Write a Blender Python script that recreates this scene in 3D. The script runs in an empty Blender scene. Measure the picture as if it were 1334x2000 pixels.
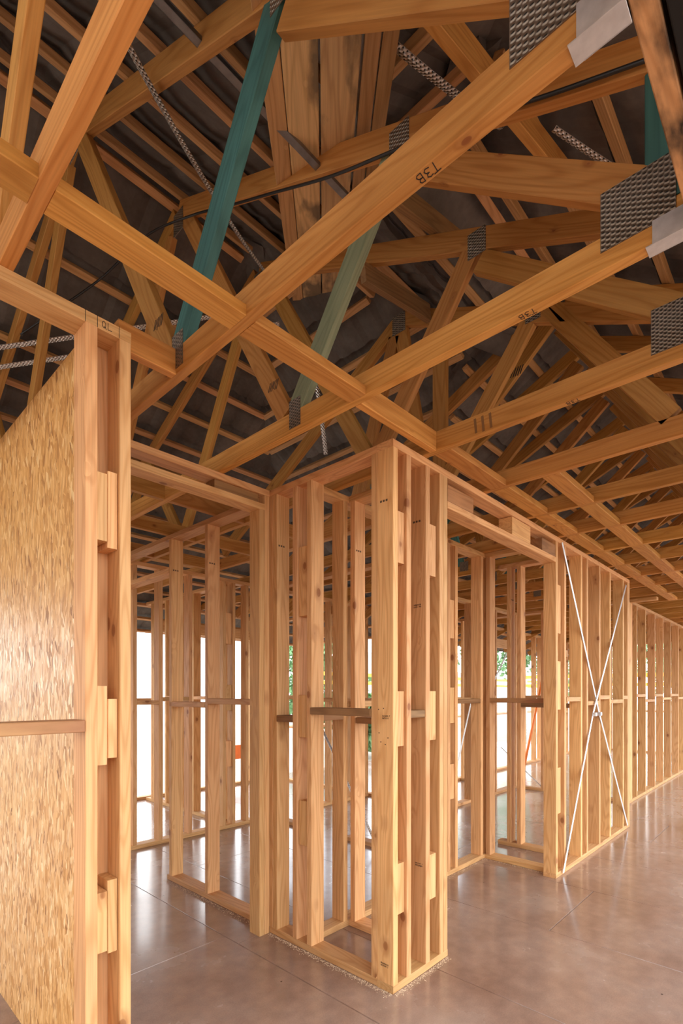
import bpy, bmesh, math, random
from mathutils import Vector, Matrix
random.seed(7)
S = bpy.context.scene
COL = S.collection
# ------------------------------------------------------------------ camera
YAW = math.radians(43.037)
cam_d = bpy.data.cameras.new('camera'); cam = bpy.data.objects.new('camera', cam_d); COL.objects.link(cam)
cam.location = (0, 0, 1.32)
cam.rotation_euler = (math.pi/2, 0, YAW - math.pi/2)
cam_d.sensor_fit = 'HORIZONTAL'; cam_d.sensor_width = 36; cam_d.lens = 996/1334*36
cam_d.shift_y = 353.5/1334; cam_d.clip_start = 0.02; cam_d.clip_end = 300
S.camera = cam
# ------------------------------------------------------------------ light
S.view_settings.view_transform = 'Standard'; S.view_settings.look = 'None'
S.view_settings.gamma = 1; S.view_settings.use_curve_mapping = False
S.view_settings.exposure = 1.12
W = bpy.data.worlds.new('sky'); S.world = W; W.use_nodes = True
nt = W.node_tree; nt.nodes.clear()
wo = nt.nodes.new('ShaderNodeOutputWorld'); bg = nt.nodes.new('ShaderNodeBackground')
tc = nt.nodes.new('ShaderNodeTexCoord'); nz = nt.nodes.new('ShaderNodeTexNoise'); nz.inputs['Scale'].default_value = 2.2; nz.inputs['Detail'].default_value = 6
cr = nt.nodes.new('ShaderNodeValToRGB'); cr.color_ramp.elements[0].color = (.78, .88, 1, 1); cr.color_ramp.elements[1].color = (1, .99, .97, 1)
cr.color_ramp.elements[0].position = .35; cr.color_ramp.elements[1].position = .6
nt.links.new(tc.outputs['Generated'], nz.inputs['Vector']); nt.links.new(nz.outputs[0], cr.inputs[0]); nt.links.new(cr.outputs[0], bg.inputs[0])
bg.inputs[1].default_value = 2.6
nt.links.new(bg.outputs[0], wo.inputs[0])
S.cycles.max_bounces = 10; S.cycles.diffuse_bounces = 6; S.cycles.glossy_bounces = 3
S.cycles.use_fast_gi = False

# ------------------------------------------------------------------ materials
def newmat(name, rough=.6, metal=0.0):
    m = bpy.data.materials.new(name); m.use_nodes = True
    b = m.node_tree.nodes['Principled BSDF']
    b.inputs['Roughness'].default_value = rough; b.inputs['Metallic'].default_value = metal
    return m, m.node_tree, b
def srgb(r, g, b):
    f = lambda c: (c/255/12.92) if c/255 <= .04045 else ((c/255+.055)/1.055)**2.4
    return (f(r), f(g), f(b), 1)
def nd(t, typ, **kw):
    n = t.nodes.new(typ)
    for k, v in kw.items():
        if k.startswith('i_'):
            key = k[2:]
            key = int(key) if key.isdigit() else key.replace('_', ' ')
            n.inputs[key].default_value = v
        else: setattr(n, k, v)
    return n
def mix(t, fac, a, b, mode='MIX'):
    n = t.nodes.new('ShaderNodeMix'); n.data_type = 'RGBA'; n.blend_type = mode
    for s, v in ((0, fac), (6, a), (7, b)):
        if isinstance(v, bpy.types.NodeSocket): t.links.new(v, n.inputs[s])
        else: n.inputs[s].default_value = v
    return n.outputs[2]
def ramp(t, src, stops):
    n = t.nodes.new('ShaderNodeValToRGB'); e = n.color_ramp.elements
    while len(e) < len(stops): e.new(.5)
    for i, (p, c) in enumerate(stops):
        e[i].position = p; e[i].color = c if len(c) == 4 else (*c, 1)
    t.links.new(src, n.inputs[0]); return n.outputs[0]
def mth(t, op, a, b=None, c=None):
    n = t.nodes.new('ShaderNodeMath'); n.operation = op
    for i, v in enumerate((a, b, c)):
        if v is None: continue
        if isinstance(v, bpy.types.NodeSocket): t.links.new(v, n.inputs[i])
        else: n.inputs[i].default_value = v
    return n.outputs[0]
def wood(name, base, dark, knots=.11, stain=None, stain_amt=.0, rough=.62, ring=.55, edge=(.35, .62), ss=5):
    """pine: grain contours that run along local Z, sparse knots, per-board tone"""
    m, t, b = newmat(name, rough); b.inputs['Specular IOR Level'].default_value = .3
    tcn = nd(t, 'ShaderNodeTexCoord'); oi = nd(t, 'ShaderNodeObjectInfo')
    off = nd(t, 'ShaderNodeVectorMath', operation='SCALE'); off.inputs[0].default_value = (13.1, 7.7, 21.3)
    t.links.new(oi.outputs['Random'], off.inputs['Scale'])
    add = nd(t, 'ShaderNodeVectorMath', operation='ADD')
    t.links.new(tcn.outputs['Object'], add.inputs[0]); t.links.new(off.outputs[0], add.inputs[1])
    mp = nd(t, 'ShaderNodeMapping'); mp.inputs['Scale'].default_value = (1, 1, .09)
    t.links.new(add.outputs[0], mp.inputs[0])
    # knots
    mk = nd(t, 'ShaderNodeMapping'); mk.inputs['Scale'].default_value = (7, 7, 4.4); t.links.new(add.outputs[0], mk.inputs[0])
    vo = nd(t, 'ShaderNodeTexVoronoi', feature='F1'); vo.inputs['Scale'].default_value = 1; t.links.new(mk.outputs[0], vo.inputs['Vector'])
    sepk = nd(t, 'ShaderNodeSeparateColor'); t.links.new(vo.outputs['Color'], sepk.inputs[0])
    gate = mth(t, 'GREATER_THAN', sepk.outputs[0], .38)
    kn = ramp(t, vo.outputs['Distance'], [(0, (1, 1, 1)), (knots*.5, (.9, .9, .9)), (knots*.62, (.4, .4, .4)), (knots*1.5, (0, 0, 0))])
    knf = mth(t, 'MULTIPLY', kn, gate)
    # grain
    n1 = nd(t, 'ShaderNodeTexNoise'); n1.inputs['Scale'].default_value = 9; n1.inputs['Detail'].default_value = 1.5
    t.links.new(mp.outputs[0], n1.inputs['Vector'])
    bend = mth(t, 'MULTIPLY', kn, .12)
    rs = mth(t, 'ADD', mth(t, 'MULTIPLY', n1.outputs[0], 88), mth(t, 'MULTIPLY', bend, 60))
    rings = mth(t, 'ADD', mth(t, 'MULTIPLY', mth(t, 'SINE', rs), .5), .5)
    rings = mth(t, 'POWER', rings, 2.4)
    mp2 = nd(t, 'ShaderNodeMapping'); mp2.inputs['Scale'].default_value = (1, 1, .025); t.links.new(add.outputs[0], mp2.inputs[0])
    n2 = nd(t, 'ShaderNodeTexNoise'); n2.inputs['Scale'].default_value = 190; n2.inputs['Detail'].default_value = 2; t.links.new(mp2.outputs[0], n2.inputs['Vector'])
    n3 = nd(t, 'ShaderNodeTexNoise'); n3.inputs['Scale'].default_value = 2.0; n3.inputs['Detail'].default_value = 3; t.links.new(add.outputs[0], n3.inputs['Vector'])
    c = mix(t, mth(t, 'MULTIPLY', rings, ring), base, dark)
    c = mix(t, .30, c, ramp(t, n2.outputs[0], [(.3, (.62, .62, .62)), (.7, (1.2, 1.2, 1.2))]), 'MULTIPLY')
    c = mix(t, .35, c, ramp(t, n3.outputs[0], [(.3, (.75, .72, .7)), (.7, (1.12, 1.1, 1.1))]), 'MULTIPLY')
    c = mix(t, mth(t, 'MULTIPLY', knf, .85), c, (.20, .055, .014, 1))
    if stain:
        n4 = nd(t, 'ShaderNodeTexNoise'); n4.inputs['Scale'].default_value = ss; n4.inputs['Detail'].default_value = 8
        mp4 = nd(t, 'ShaderNodeMapping'); mp4.inputs['Scale'].default_value = (1, 1, .35); t.links.new(add.outputs[0], mp4.inputs[0]); t.links.new(mp4.outputs[0], n4.inputs['Vector'])
        c = mix(t, ramp(t, n4.outputs[0], [(edge[0], (0, 0, 0)), (edge[1], (stain_amt,)*3)]), c, stain)
    # board to board tone and object tint
    hv = nd(t, 'ShaderNodeHueSaturation'); t.links.new(c, hv.inputs['Color'])
    t.links.new(mth(t, 'ADD', mth(t, 'MULTIPLY', oi.outputs['Random'], .22), .90), hv.inputs['Value'])
    t.links.new(mth(t, 'ADD', mth(t, 'MULTIPLY', mth(t, 'FRACT', mth(t, 'MULTIPLY', oi.outputs['Random'], 17.3)), .012), .4955), hv.inputs['Hue'])
    c = mix(t, 1.0, hv.outputs[0], oi.outputs['Color'], 'MULTIPLY')
    t.links.new(c, b.inputs['Base Color'])
    bp = nd(t, 'ShaderNodeBump'); bp.inputs['Strength'].default_value = .12; bp.inputs['Distance'].default_value = .002
    t.links.new(n2.outputs[0], bp.inputs['Height']); t.links.new(bp.outputs[0], b.inputs['Normal'])
    return m
M = {}
M['stud'] = wood('framing_pine', (.66, .36, .155, 1), (.48, .215, .07, 1), knots=.17)
M['truss'] = wood('truss_pine', (.52, .245, .062, 1), (.36, .135, .022, 1), knots=.09)  # same pine, deepened and saturated to mimic dim orange bounce under the roof
M['batten'] = wood('batten_pine', (.50, .27, .12, 1), (.34, .16, .055, 1), knots=.05)
M['weather'] = wood('weathered_pine', (.44, .215, .085, 1), (.25, .105, .035, 1), stain=(.13, .075, .04, 1), stain_amt=.5)
M['valley'] = wood('stained_valley_board', (.66, .42, .20, 1), (.46, .26, .11, 1), knots=.06, stain=(.07, .055, .04, 1), stain_amt=.8, edge=(.50, .62), ss=8)
M['scorch'] = wood('tarred_pine', (.55, .30, .13, 1), (.36, .17, .06, 1), knots=.04, stain=(.006, .005, .004, 1), stain_amt=1, edge=(.41, .49), ss=7)
M['teal'] = wood('teal_treated_pine', (.075, .22, .20, 1), (.035, .12, .11, 1), knots=.05, stain=(.02, .05, .04, 1), stain_amt=.5)
M['sage'] = wood('sage_treated_pine', (.30, .33, .19, 1), (.19, .22, .12, 1), knots=.05, stain=(.1, .11, .07, 1), stain_amt=.4)
M['redwood'] = wood('red_heartwood', (.33, .12, .06, 1), (.2, .05, .025, 1), knots=.03, stain=(.62, .36, .14, 1), stain_amt=.9)

def osb():
    m, t, b = newmat('strand_board', .5); b.inputs['Specular IOR Level'].default_value = .35
    tcn = nd(t, 'ShaderNodeTexCoord')
    nn = nd(t, 'ShaderNodeTexNoise'); nn.inputs['Scale'].default_value = 22; nn.inputs['Detail'].default_value = 3
    t.links.new(tcn.outputs['Object'], nn.inputs['Vector'])
    L = []
    for i, (sc, rot) in enumerate((((40, 62, 13), .10), ((44, 70, 15), -.28), ((40, 75, 20), .5), ((50, 150, 22), .0))):
        dis = nd(t, 'ShaderNodeVectorMath', operation='MULTIPLY_ADD'); dis.inputs[1].default_value = (0, .012, .03)
        t.links.new(nn.outputs['Color'], dis.inputs[0]); t.links.new(tcn.outputs['Object'], dis.inputs[2])
        r0 = nd(t, 'ShaderNodeMapping'); r0.inputs['Rotation'].default_value = (rot, 0, 0); r0.inputs['Location'].default_value = (i*.33, i*.51, 0)
        mp = nd(t, 'ShaderNodeMapping'); mp.inputs['Scale'].default_value = sc
        t.links.new(dis.outputs[0], r0.inputs[0]); t.links.new(r0.outputs[0], mp.inputs[0])
        vo = nd(t, 'ShaderNodeTexVoronoi', feature='F1'); vo.inputs['Scale'].default_value = 1; vo.inputs['Randomness'].default_value = 1; t.links.new(mp.outputs[0], vo.inputs['Vector'])
        sp = nd(t, 'ShaderNodeSeparateColor'); t.links.new(vo.outputs['Color'], sp.inputs[0]); L.append((sp, vo))
    def sel(k, th): return mth(t, 'GREATER_THAN', L[k][0].outputs[2], th)
    h = L[0][0].outputs[0]
    def fmix(fac, a, c): return mth(t, 'ADD', mth(t, 'MULTIPLY', a, mth(t, 'SUBTRACT', 1, fac)), mth(t, 'MULTIPLY', c, fac))
    h = fmix(sel(1, .45), h, L[1][0].outputs[0]); h = fmix(sel(2, .72), h, L[2][0].outputs[0]); h = fmix(sel(3, .7), h, L[3][0].outputs[0])
    c = ramp(t, h, [(0.0, (.26, .10, .02)), (.10, (.48, .22, .055)), (.45, (.64, .33, .10)), (.85, (.74, .43, .16)), (1, (.84, .58, .28))])
    edge = L[1][1].outputs['Distance']
    c = mix(t, ramp(t, edge, [(.5, (0, 0, 0)), (.9, (.35, .35, .35))]), c, (.3, .13, .04, 1))
    t.links.new(c, b.inputs['Base Color'])
    bp = nd(t, 'ShaderNodeBump'); bp.inputs['Strength'].default_value = .5; bp.inputs['Distance'].default_value = .002
    t.links.new(h, bp.inputs['Height']); t.links.new(bp.outputs[0], b.inputs['Normal'])
    t.links.new(ramp(t, h, [(0, (.55, .55, .55)), (1, (.38, .38, .38))]), b.inputs['Roughness'])
    return m
M['osb'] = osb()
def floor_mat():
    m, t, b = newmat('coated_particleboard', .3); b.inputs['Coat Weight'].default_value = .6; b.inputs['Coat Roughness'].default_value = .13
    tcn = nd(t, 'ShaderNodeTexCoord')
    n1 = nd(t, 'ShaderNodeTexNoise'); n1.inputs['Scale'].default_value = 1.3; n1.inputs['Detail'].default_value = 6; n1.inputs['Roughness'].default_value = .6
    n2 = nd(t, 'ShaderNodeTexNoise'); n2.inputs['Scale'].default_value = 14; n2.inputs['Detail'].default_value = 6
    n3 = nd(t, 'ShaderNodeTexNoise'); n3.inputs['Scale'].default_value = 160; n3.inputs['Detail'].default_value = 1
    for n in (n1, n2, n3): t.links.new(tcn.outputs['Object'], n.inputs['Vector'])
    c = ramp(t, n1.outputs[0], [(.32, (.22, .13, .095)), (.5, (.29, .185, .14)), (.68, (.36, .255, .205))])
    c = mix(t, .35, c, ramp(t, n2.outputs[0], [(.35, (.7, .7, .7)), (.65, (1.15, 1.13, 1.1))]), 'MULTIPLY')
    c = mix(t, .12, c, ramp(t, n3.outputs[0], [(.4, (.5, .5, .5)), (.6, (1.2, 1.2, 1.2))]), 'MULTIPLY')
    vo = nd(t, 'ShaderNodeTexVoronoi', feature='F1'); vo.inputs['Scale'].default_value = 5.5; t.links.new(tcn.outputs['Object'], vo.inputs['Vector'])
    sp = ramp(t, vo.outputs['Distance'], [(.022, (1, 1, 1)), (.03, (0, 0, 0))])
    c = mix(t, sp, c, (.03, .02, .02, 1))
    t.links.new(c, b.inputs['Base Color'])
    t.links.new(ramp(t, n1.outputs[0], [(.3, (.16, .16, .16)), (.7, (.32, .32, .32))]), b.inputs['Roughness'])
    bp = nd(t, 'ShaderNodeBump'); bp.inputs['Strength'].default_value = .08; bp.inputs['Distance'].default_value = .004
    t.links.new(n2.outputs[0], bp.inputs['Height']); t.links.new(bp.outputs[0], b.inputs['Normal'])
    return m
M['floor'] = floor_mat()
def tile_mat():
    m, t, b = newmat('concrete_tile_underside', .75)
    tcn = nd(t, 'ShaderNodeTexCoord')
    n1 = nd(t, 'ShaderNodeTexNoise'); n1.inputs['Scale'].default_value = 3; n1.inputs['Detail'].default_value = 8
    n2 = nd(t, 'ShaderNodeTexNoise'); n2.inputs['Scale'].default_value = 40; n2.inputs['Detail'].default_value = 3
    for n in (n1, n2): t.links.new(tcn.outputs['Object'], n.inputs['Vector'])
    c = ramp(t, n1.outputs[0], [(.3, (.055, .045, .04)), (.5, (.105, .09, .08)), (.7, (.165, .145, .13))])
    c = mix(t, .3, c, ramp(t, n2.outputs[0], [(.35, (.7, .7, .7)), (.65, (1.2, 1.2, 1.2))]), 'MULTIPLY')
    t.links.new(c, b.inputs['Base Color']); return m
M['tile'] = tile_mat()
def metal(name, col, rough=.35, holes=None):
    m, t, b = newmat(name, rough, 1.0)
    tcn = nd(t, 'ShaderNodeTexCoord')
    n = nd(t, 'ShaderNodeTexNoise'); n.inputs['Scale'].default_value = 30; n.inputs['Detail'].default_value = 4; t.links.new(tcn.outputs['Object'], n.inputs['Vector'])
    c = ramp(t, n.outputs[0], [(.3, tuple(x*.75 for x in col)), (.7, col)])
    if holes:
        sx, sz, th = holes
        sep = nd(t, 'ShaderNodeSeparateXYZ'); t.links.new(tcn.outputs['Object'], sep.inputs[0])
        a = mth(t, 'SINE', mth(t, 'MULTIPLY', sep.outputs[0], sx)); bb = mth(t, 'SINE', mth(t, 'MULTIPLY', sep.outputs[2], sz))
        p = mth(t, 'MULTIPLY', a, bb)
        f = ramp(t, p, [(th, (0, 0, 0)), (min(th+.12, 1), (1, 1, 1))])
        c = mix(t, f, c, (.01, .008, .006, 1))
        inv = mth(t, 'SUBTRACT', 1, f); t.links.new(inv, b.inputs['Metallic'])
        bp = nd(t, 'ShaderNodeBump'); bp.inputs['Strength'].default_value = .6; bp.inputs['Distance'].default_value = .003
        t.links.new(p, bp.inputs['Height']); t.links.new(bp.outputs[0], b.inputs['Normal'])
    t.links.new(c, b.inputs['Base Color']); return m
M['plate'] = metal('toothed_nail_plate', (.34, .28, .22), .55, (2*math.pi/.024, 2*math.pi/.013, .5))
M['strap'] = metal('punched_strap', (.78, .76, .74), .3, (2*math.pi/.016, 2*math.pi/.022, .45))
M['galv'] = metal('galvanised_steel', (.72, .73, .75), .42)
M['galv'].node_tree.nodes['Principled BSDF'].inputs['Metallic'].default_value = .6
M['steel'] = metal('dull_steel', (.34, .34, .35), .5)
def flat(name, col, rough=.6, metalv=0.0, emit=None):
    m, t, b = newmat(name, rough, metalv)
    tcn = nd(t, 'ShaderNodeTexCoord'); n = nd(t, 'ShaderNodeTexNoise'); n.inputs['Scale'].default_value = 6; n.inputs['Detail'].default_value = 5
    t.links.new(tcn.outputs['Object'], n.inputs['Vector'])
    t.links.new(ramp(t, n.outputs[0], [(.3, tuple(x*.82 for x in col)), (.7, tuple(min(1, x*1.08) for x in col))]), b.inputs['Base Color'])
    return m
M['cable'] = flat('black_cable', (.012, .011, .011), .4)
M['ink'] = flat('black_ink', (.02, .016, .014), .8)
M['orange'] = flat('orange_steel', (.85, .2, .03), .45)
M['yellow'] = flat('yellow_board', (.9, .52, .05), .5)
M['ground'] = flat('pale_sand_ground', (.34, .31, .26), .95)
M['leaf'] = flat('green_leaves', (.16, .30, .13), .7)
M['bark'] = flat('tree_bark', (.12, .08, .05), .9)
M['white'] = flat('white_weatherboard', (.8, .8, .78), .6)
M['roofred'] = flat('far_roof', (.35, .3, .28), .8)
M['dust'] = flat('sawdust', (.72, .55, .38), .9)
M['insul'] = flat('black_pipe_lagging', (.02, .02, .02), .7)

# ------------------------------------------------------------------ builders
def link(o, parent=None):
    COL.objects.link(o)
    if parent is not None: o.parent = parent
    return o
def tag(o, label=None, cat=None, group=None, kind=None):
    if label: o['label'] = label
    if cat: o['category'] = cat
    if group: o['group'] = group
    if kind: o['kind'] = kind
    return o
def thing(name, label, cat, loc=(0, 0, 0), group=None):
    o = bpy.data.objects.new(name, None); o.location = loc; o.empty_display_size = .1; link(o)
    return tag(o, label, cat, group)
def mesh_obj(name, verts, faces, mat, parent=None, loc=(0, 0, 0), smooth=False):
    me = bpy.data.meshes.new(name); me.from_pydata([tuple(v) for v in verts], [], faces); me.update()
    if smooth: me.polygons.foreach_set('use_smooth', [True]*len(me.polygons))
    me.materials.append(mat); o = bpy.data.objects.new(name, me); o.location = loc
    return link(o, parent)
_cache = {}
def beam_mesh(w, h, L, mat, c=.0022):
    key = (round(w, 4), round(h, 4), round(L, 3), mat.name)
    if key in _cache: return _cache[key]
    a, b = w/2, h/2; c = min(c, a*.3, b*.3)
    prof = [(-a+c, -b), (a-c, -b), (a, -b+c), (a, b-c), (a-c, b), (-a+c, b), (-a, b-c), (-a, -b+c)]
    v = []; f = []
    for z, s in ((0, 1-2*c/max(w, h)*0), (L, 1)):
        v += [(x, y, z) for x, y in prof]
    f.append(tuple(reversed(range(8)))); f.append(tuple(range(8, 16)))
    for i in range(8): j = (i+1) % 8; f.append((i, j, 8+j, 8+i))
    me = bpy.data.meshes.new('timber'); me.from_pydata(v, [], f); me.update(); me.materials.append(mat)
    _cache[key] = me; return me
def beam(name, p0, p1, w, h, mat, parent=None, up=(0, 0, 1), tint=1.0):
    """timber from p0 to p1 along its centre line; h is the size along `up`, w across it"""
    p0 = Vector(p0); p1 = Vector(p1); d = p1-p0; L = d.length; z = d.normalized()
    y = Vector(up); y = (y - z*y.dot(z)).normalized(); x = y.cross(z)
    o = bpy.data.objects.new(name, beam_mesh(w, h, L, mat))
    Mx = Matrix((x, y, z)).transposed().to_4x4(); Mx.translation = p0
    if parent is not None:
        Mx.translation = p0 - WL(parent)
        if parent.type == 'MESH': Mx = parent['_m'] and Mx
    o.matrix_basis = Mx
    tt = tint if isinstance(tint, tuple) else (tint,)*3
    o.color = (*tt, 1)
    return link(o, parent)
def WL(o):
    return o.location.copy() if o.parent is None else o.location + WL(o.parent)
def box(name, xr, yr, zr, axis, mat, parent=None, tint=1.0):
    (x0, x1), (y0, y1), (z0, z1) = xr, yr, zr
    cx, cy, cz = (x0+x1)/2, (y0+y1)/2, (z0+z1)/2
    if axis == 'z': return beam(name, (cx, cy, z0), (cx, cy, z1), x1-x0, y1-y0, mat, parent, (0, 1, 0), tint)
    if axis == 'x': return beam(name, (x0, cy, cz), (x1, cy, cz), y1-y0, z1-z0, mat, parent, (0, 0, 1), tint)
    return beam(name, (cx, y0, cz), (cx, y1, cz), x1-x0, z1-z0, mat, parent, (0, 0, 1), tint)
def tube(name, pts, r, mat, parent=None, seg=8):
    pts = [Vector(p) for p in pts]; v = []; f = []
    for i, p in enumerate(pts):
        d = (pts[min(i+1, len(pts)-1)] - pts[max(i-1, 0)]).normalized()
        a = d.cross(Vector((0, 0, 1))); a = a.normalized() if a.length > 1e-4 else Vector((1, 0, 0)); b = d.cross(a)
        for k in range(seg):
            t = 2*math.pi*k/seg; v.append(p + a*math.cos(t)*r + b*math.sin(t)*r)
    for i in range(len(pts)-1):
        for k in range(seg):
            j = (k+1) % seg; f.append((i*seg+k, i*seg+j, (i+1)*seg+j, (i+1)*seg+k))
    f.append(tuple(reversed(range(seg)))); f.append(tuple(range(len(v)-seg, len(v))))
    base = WL(parent) if parent else Vector((0, 0, 0))
    return mesh_obj(name, [p-base for p in v], f, mat, parent, smooth=True)
def smooth_path(pts, n=8):
    P = [Vector(p) for p in pts]; out = []
    for i in range(len(P)-1):
        p0 = P[max(i-1, 0)]; p1 = P[i]; p2 = P[i+1]; p3 = P[min(i+2, len(P)-1)]
        for k in range(n):
            t = k/n; out.append(.5*((2*p1)+(p2-p0)*t+(2*p0-5*p1+4*p2-p3)*t*t+(-p0+3*p1-3*p2+p3)*t**3))
    out.append(P[-1]); return out
def strap(name, p0, p1, width, nrm, mat, parent=None, thick=.0015, sag=0.0, fold=True):
    """flat steel strap, slightly folded along its middle"""
    p0 = Vector(p0); p1 = Vector(p1); z = (p1-p0); L = z.length; z.normalize()
    y = Vector(nrm); y = (y-z*y.dot(z)).normalized(); x = y.cross(z); n = 10
    prof = [(-width/2, .004 if fold else 0), (0, 0), (width/2, .004 if fold else 0)]
    v = []; f = []
    for i in range(n+1):
        t = i/n; s = -sag*4*t*(1-t)
        for a, b in prof: v.append((a, b+s, L*t))
        for a, b in prof: v.append((a, b+s+thick, L*t))
    for i in range(n):
        a = i*6; b = a+6
        f += [(a, a+1, b+1, b), (a+1, a+2, b+2, b+1), (a+3, b+3, b+4, a+4), (a+4, b+4, b+5, a+5), (a, b, b+3, a+3), (a+2, a+5, b+5, b+2)]
    f += [(0, 3, 4, 1), (1, 4, 5, 2)]; e = n*6; f += [(e, e+1, e+4, e+3), (e+1, e+2, e+5, e+4)]
    o = mesh_obj(name, v, f, mat, parent)
    Mx = Matrix((x, y, z)).transposed().to_4x4(); Mx.translation = p0-(WL(parent) if parent else Vector((0, 0, 0)))
    o.matrix_basis = Mx; return o
def strokes(name, polys, org, e, up, nrm, parent, w=.0022, h=.0008, mat=None):
    """hand writing: each polyline (in letter coordinates) becomes a raised ribbon on a face"""
    org, e, up, nrm = map(Vector, (org, e, up, nrm)); base = WL(parent)
    v = []; f = []
    for pl in polys:
        for (a, b), (c, d) in zip(pl[:-1], pl[1:]):
            q0 = org+e*a+up*b; q1 = org+e*c+up*d; dd = (q1-q0)
            if dd.length < 1e-6: continue
            dd.normalize(); s = dd.cross(nrm)*w/2; q0 = q0-dd*w*.3; q1 = q1+dd*w*.3
            k = len(v)
            for q in (q0-s, q0+s, q1+s, q1-s): v.append(q+nrm*h-base)
            for q in (q0-s, q0+s, q1+s, q1-s): v.append(q-base)
            f += [(k, k+1, k+2, k+3), (k, k+4, k+5, k+1), (k+1, k+5, k+6, k+2), (k+2, k+6, k+7, k+3), (k+3, k+7, k+4, k)]
    return mesh_obj(name, v, f, mat or M['ink'], parent)
GL = {
 'T': [[(0, 1), (.75, 1.05)], [(.4, 1), (.33, 0)]],
 '3': [[(0, .92), (.3, 1.02), (.55, .85), (.45, .62), (.2, .54), (.5, .46), (.6, .22), (.35, .02), (0, .1)]],
 'B': [[(.05, 0), (.08, 1), (.45, .95), (.55, .75), (.4, .55), (.08, .52), (.5, .47), (.62, .22), (.45, .03), (.05, 0)]],
 'Q': [[(.3, 0), (.03, .25), (.05, .75), (.3, 1), (.55, .75), (.55, .25), (.3, 0)], [(.3, .3), (.65, -.1)]],
 'L': [[(.05, 1), (.03, 0), (.6, .04)]]}
def word(name, s, org, e, up, nrm, size, parent, w=.0018):
    polys = []; x = 0
    for ch in s:
        for pl in GL[ch]: polys.append([((x+a)*size, b*size) for a, b in pl])
        x += .85
    return strokes(name, polys, org, e, up, nrm, parent, w)
def squares(name, org, e, up, nrm, parent, n=3, s=.0075, gap=.016):
    """printed row of little hatched squares"""
    polys = []
    for i in range(n):
        x = i*gap
        for k in range(4): polys.append([(x, k*s/3), (x+s, k*s/3)])
        polys.append([(x, 0), (x, s)]); polys.append([(x+s, 0), (x+s, s)])
    return strokes(name, polys, org, e, up, nrm, parent, w=.0016)

PL = .035; SW = .090; TOPZ = 2.436; UZ = TOPZ-PL; MZ = 1.235
STUD = M['stud']
def rt(a=.9, b=1.08): return random.uniform(a, b)

def wall(label, axis, face, a0, a1, studs, nogs=(), blocks=(), plates=None, tops=None, marks=(), depth=SW, zt=TOPZ, group=None):
    """one nailed wall frame. axis: direction it runs; face: coordinate of its near face"""
    root = thing('wall_frame', label, 'wall frame', ((a0, face, 0) if axis == 'x' else (face, a0, 0)), group)
    def piece(name, s0, s1, d0, d1, z0, z1, ax, tint=None, mat=None):
        tint = tint or rt(); mat = mat or STUD
        if axis == 'x': return box(name, (s0, s1), (face+d0, face+d1), (z0, z1), 'z' if ax == 'v' else 'x', mat, root, tint)
        return box(name, (face+d0, face+d1), (s0, s1), (z0, z1), 'z' if ax == 'v' else 'y', mat, root, tint)
    for (p0, p1) in (plates if plates is not None else [(a0, a1)]): piece('bottom_plate', p0, p1, 0, depth, 0, PL, 'h', rt(.85, .95))
    for (p0, p1) in (tops if tops is not None else [(a0, a1)]): piece('top_plate', p0, p1, 0, depth, zt-PL, zt, 'h', rt(.95, 1.05))
    sl = []
    for s in studs: sl.append(piece('stud', s, s+.035, 0, depth, PL, zt-PL, 'v'))
    for n in nogs:
        n0, n1, z = n[:3]; piece('nogging', n0, n1, (n[3] if len(n) > 3 else 0), (n[3] if len(n) > 3 else 0)+depth, z, z+.035, 'h', rt(.7, .95), M[n[4]] if len(n) > 4 else None)
    for bl in blocks:
        b0, b1, z0, z1 = bl[:4]; piece('blocking', b0, b1, bl[4] if len(bl) > 4 else .002, depth, z0, z1, 'v', rt(.98, 1.12), M[bl[5]] if len(bl) > 5 else None)
    for (i, z) in marks:
        s = sl[i]
        s0 = studs[i]
        if axis == 'x': squares('stamp', (s0-.0003, face+.072, z), (0, -1, 0), (0, 0, 1), (-1, 0, 0), root)
        else: squares('stamp', (face+.012, s0-.0003, z), (1, 0, 0), (0, 0, 1), (0, -1, 0), root)
    return root, piece

# ------------------------------------------------------------------ floor and ground
fx = [-3.0, -2.2, -1.43, -.67, .06, .83, 1.59, 2.095, 2.86, 3.625, 4.39, 5.155, 5.92, 6.685, 7.45, 8.215, 8.98, 9.745, 10.51, 11.28, 12.05, 12.9]
v = []; f = []
for i in range(len(fx)-1):
    y = -1.6 - (i*1.37) % 3.3 - 1.2 + (2.35+1.6+1.2+.0 if False else 0)
    y = 2.35 - 3.5*2 + (0 if i in (3, 4, 5) else (i*1.13) % 3.4)
    while y < 6.4:
        y1 = min(y+3.5, 6.4); g = .0032; x0, x1 = fx[i]+g, fx[i+1]-g; ya, yb = y+g, y1-g
        k = len(v)
        v += [(x0, ya, 0), (x1, ya, 0), (x1, yb, 0), (x0, yb, 0), (x0-g*.6, ya-g*.6, -.004), (x1+g*.6, ya-g*.6, -.004), (x1+g*.6, yb+g*.6, -.004), (x0-g*.6, yb+g*.6, -.004),
              (x0-g*.6, ya-g*.6, -.02), (x1+g*.6, ya-g*.6, -.02), (x1+g*.6, yb+g*.6, -.02), (x0-g*.6, yb+g*.6, -.02)]
        f.append((k, k+1, k+2, k+3))
        for r in (0, 4):
            for q in range(4): f.append((k+r+q, k+r+4+q, k+r+4+(q+1) % 4, k+r+(q+1) % 4))
        y = y1
tag(mesh_obj('floor', v, f, M['floor']), kind='structure')
tag(box('floor_base', (-3.0, 12.9), (-6, 6.4), (-.3, -.0195), 'x', M['weather']), kind='structure')
def grid_ground():
    vv = [(-60, -60, -.45), (90, -60, -.45), (90, 90, -.45), (-60, 90, -.45)]
    return tag(mesh_obj('ground', vv, [(0, 1, 2, 3)], M['ground']), kind='structure')
grid_ground()

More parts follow.
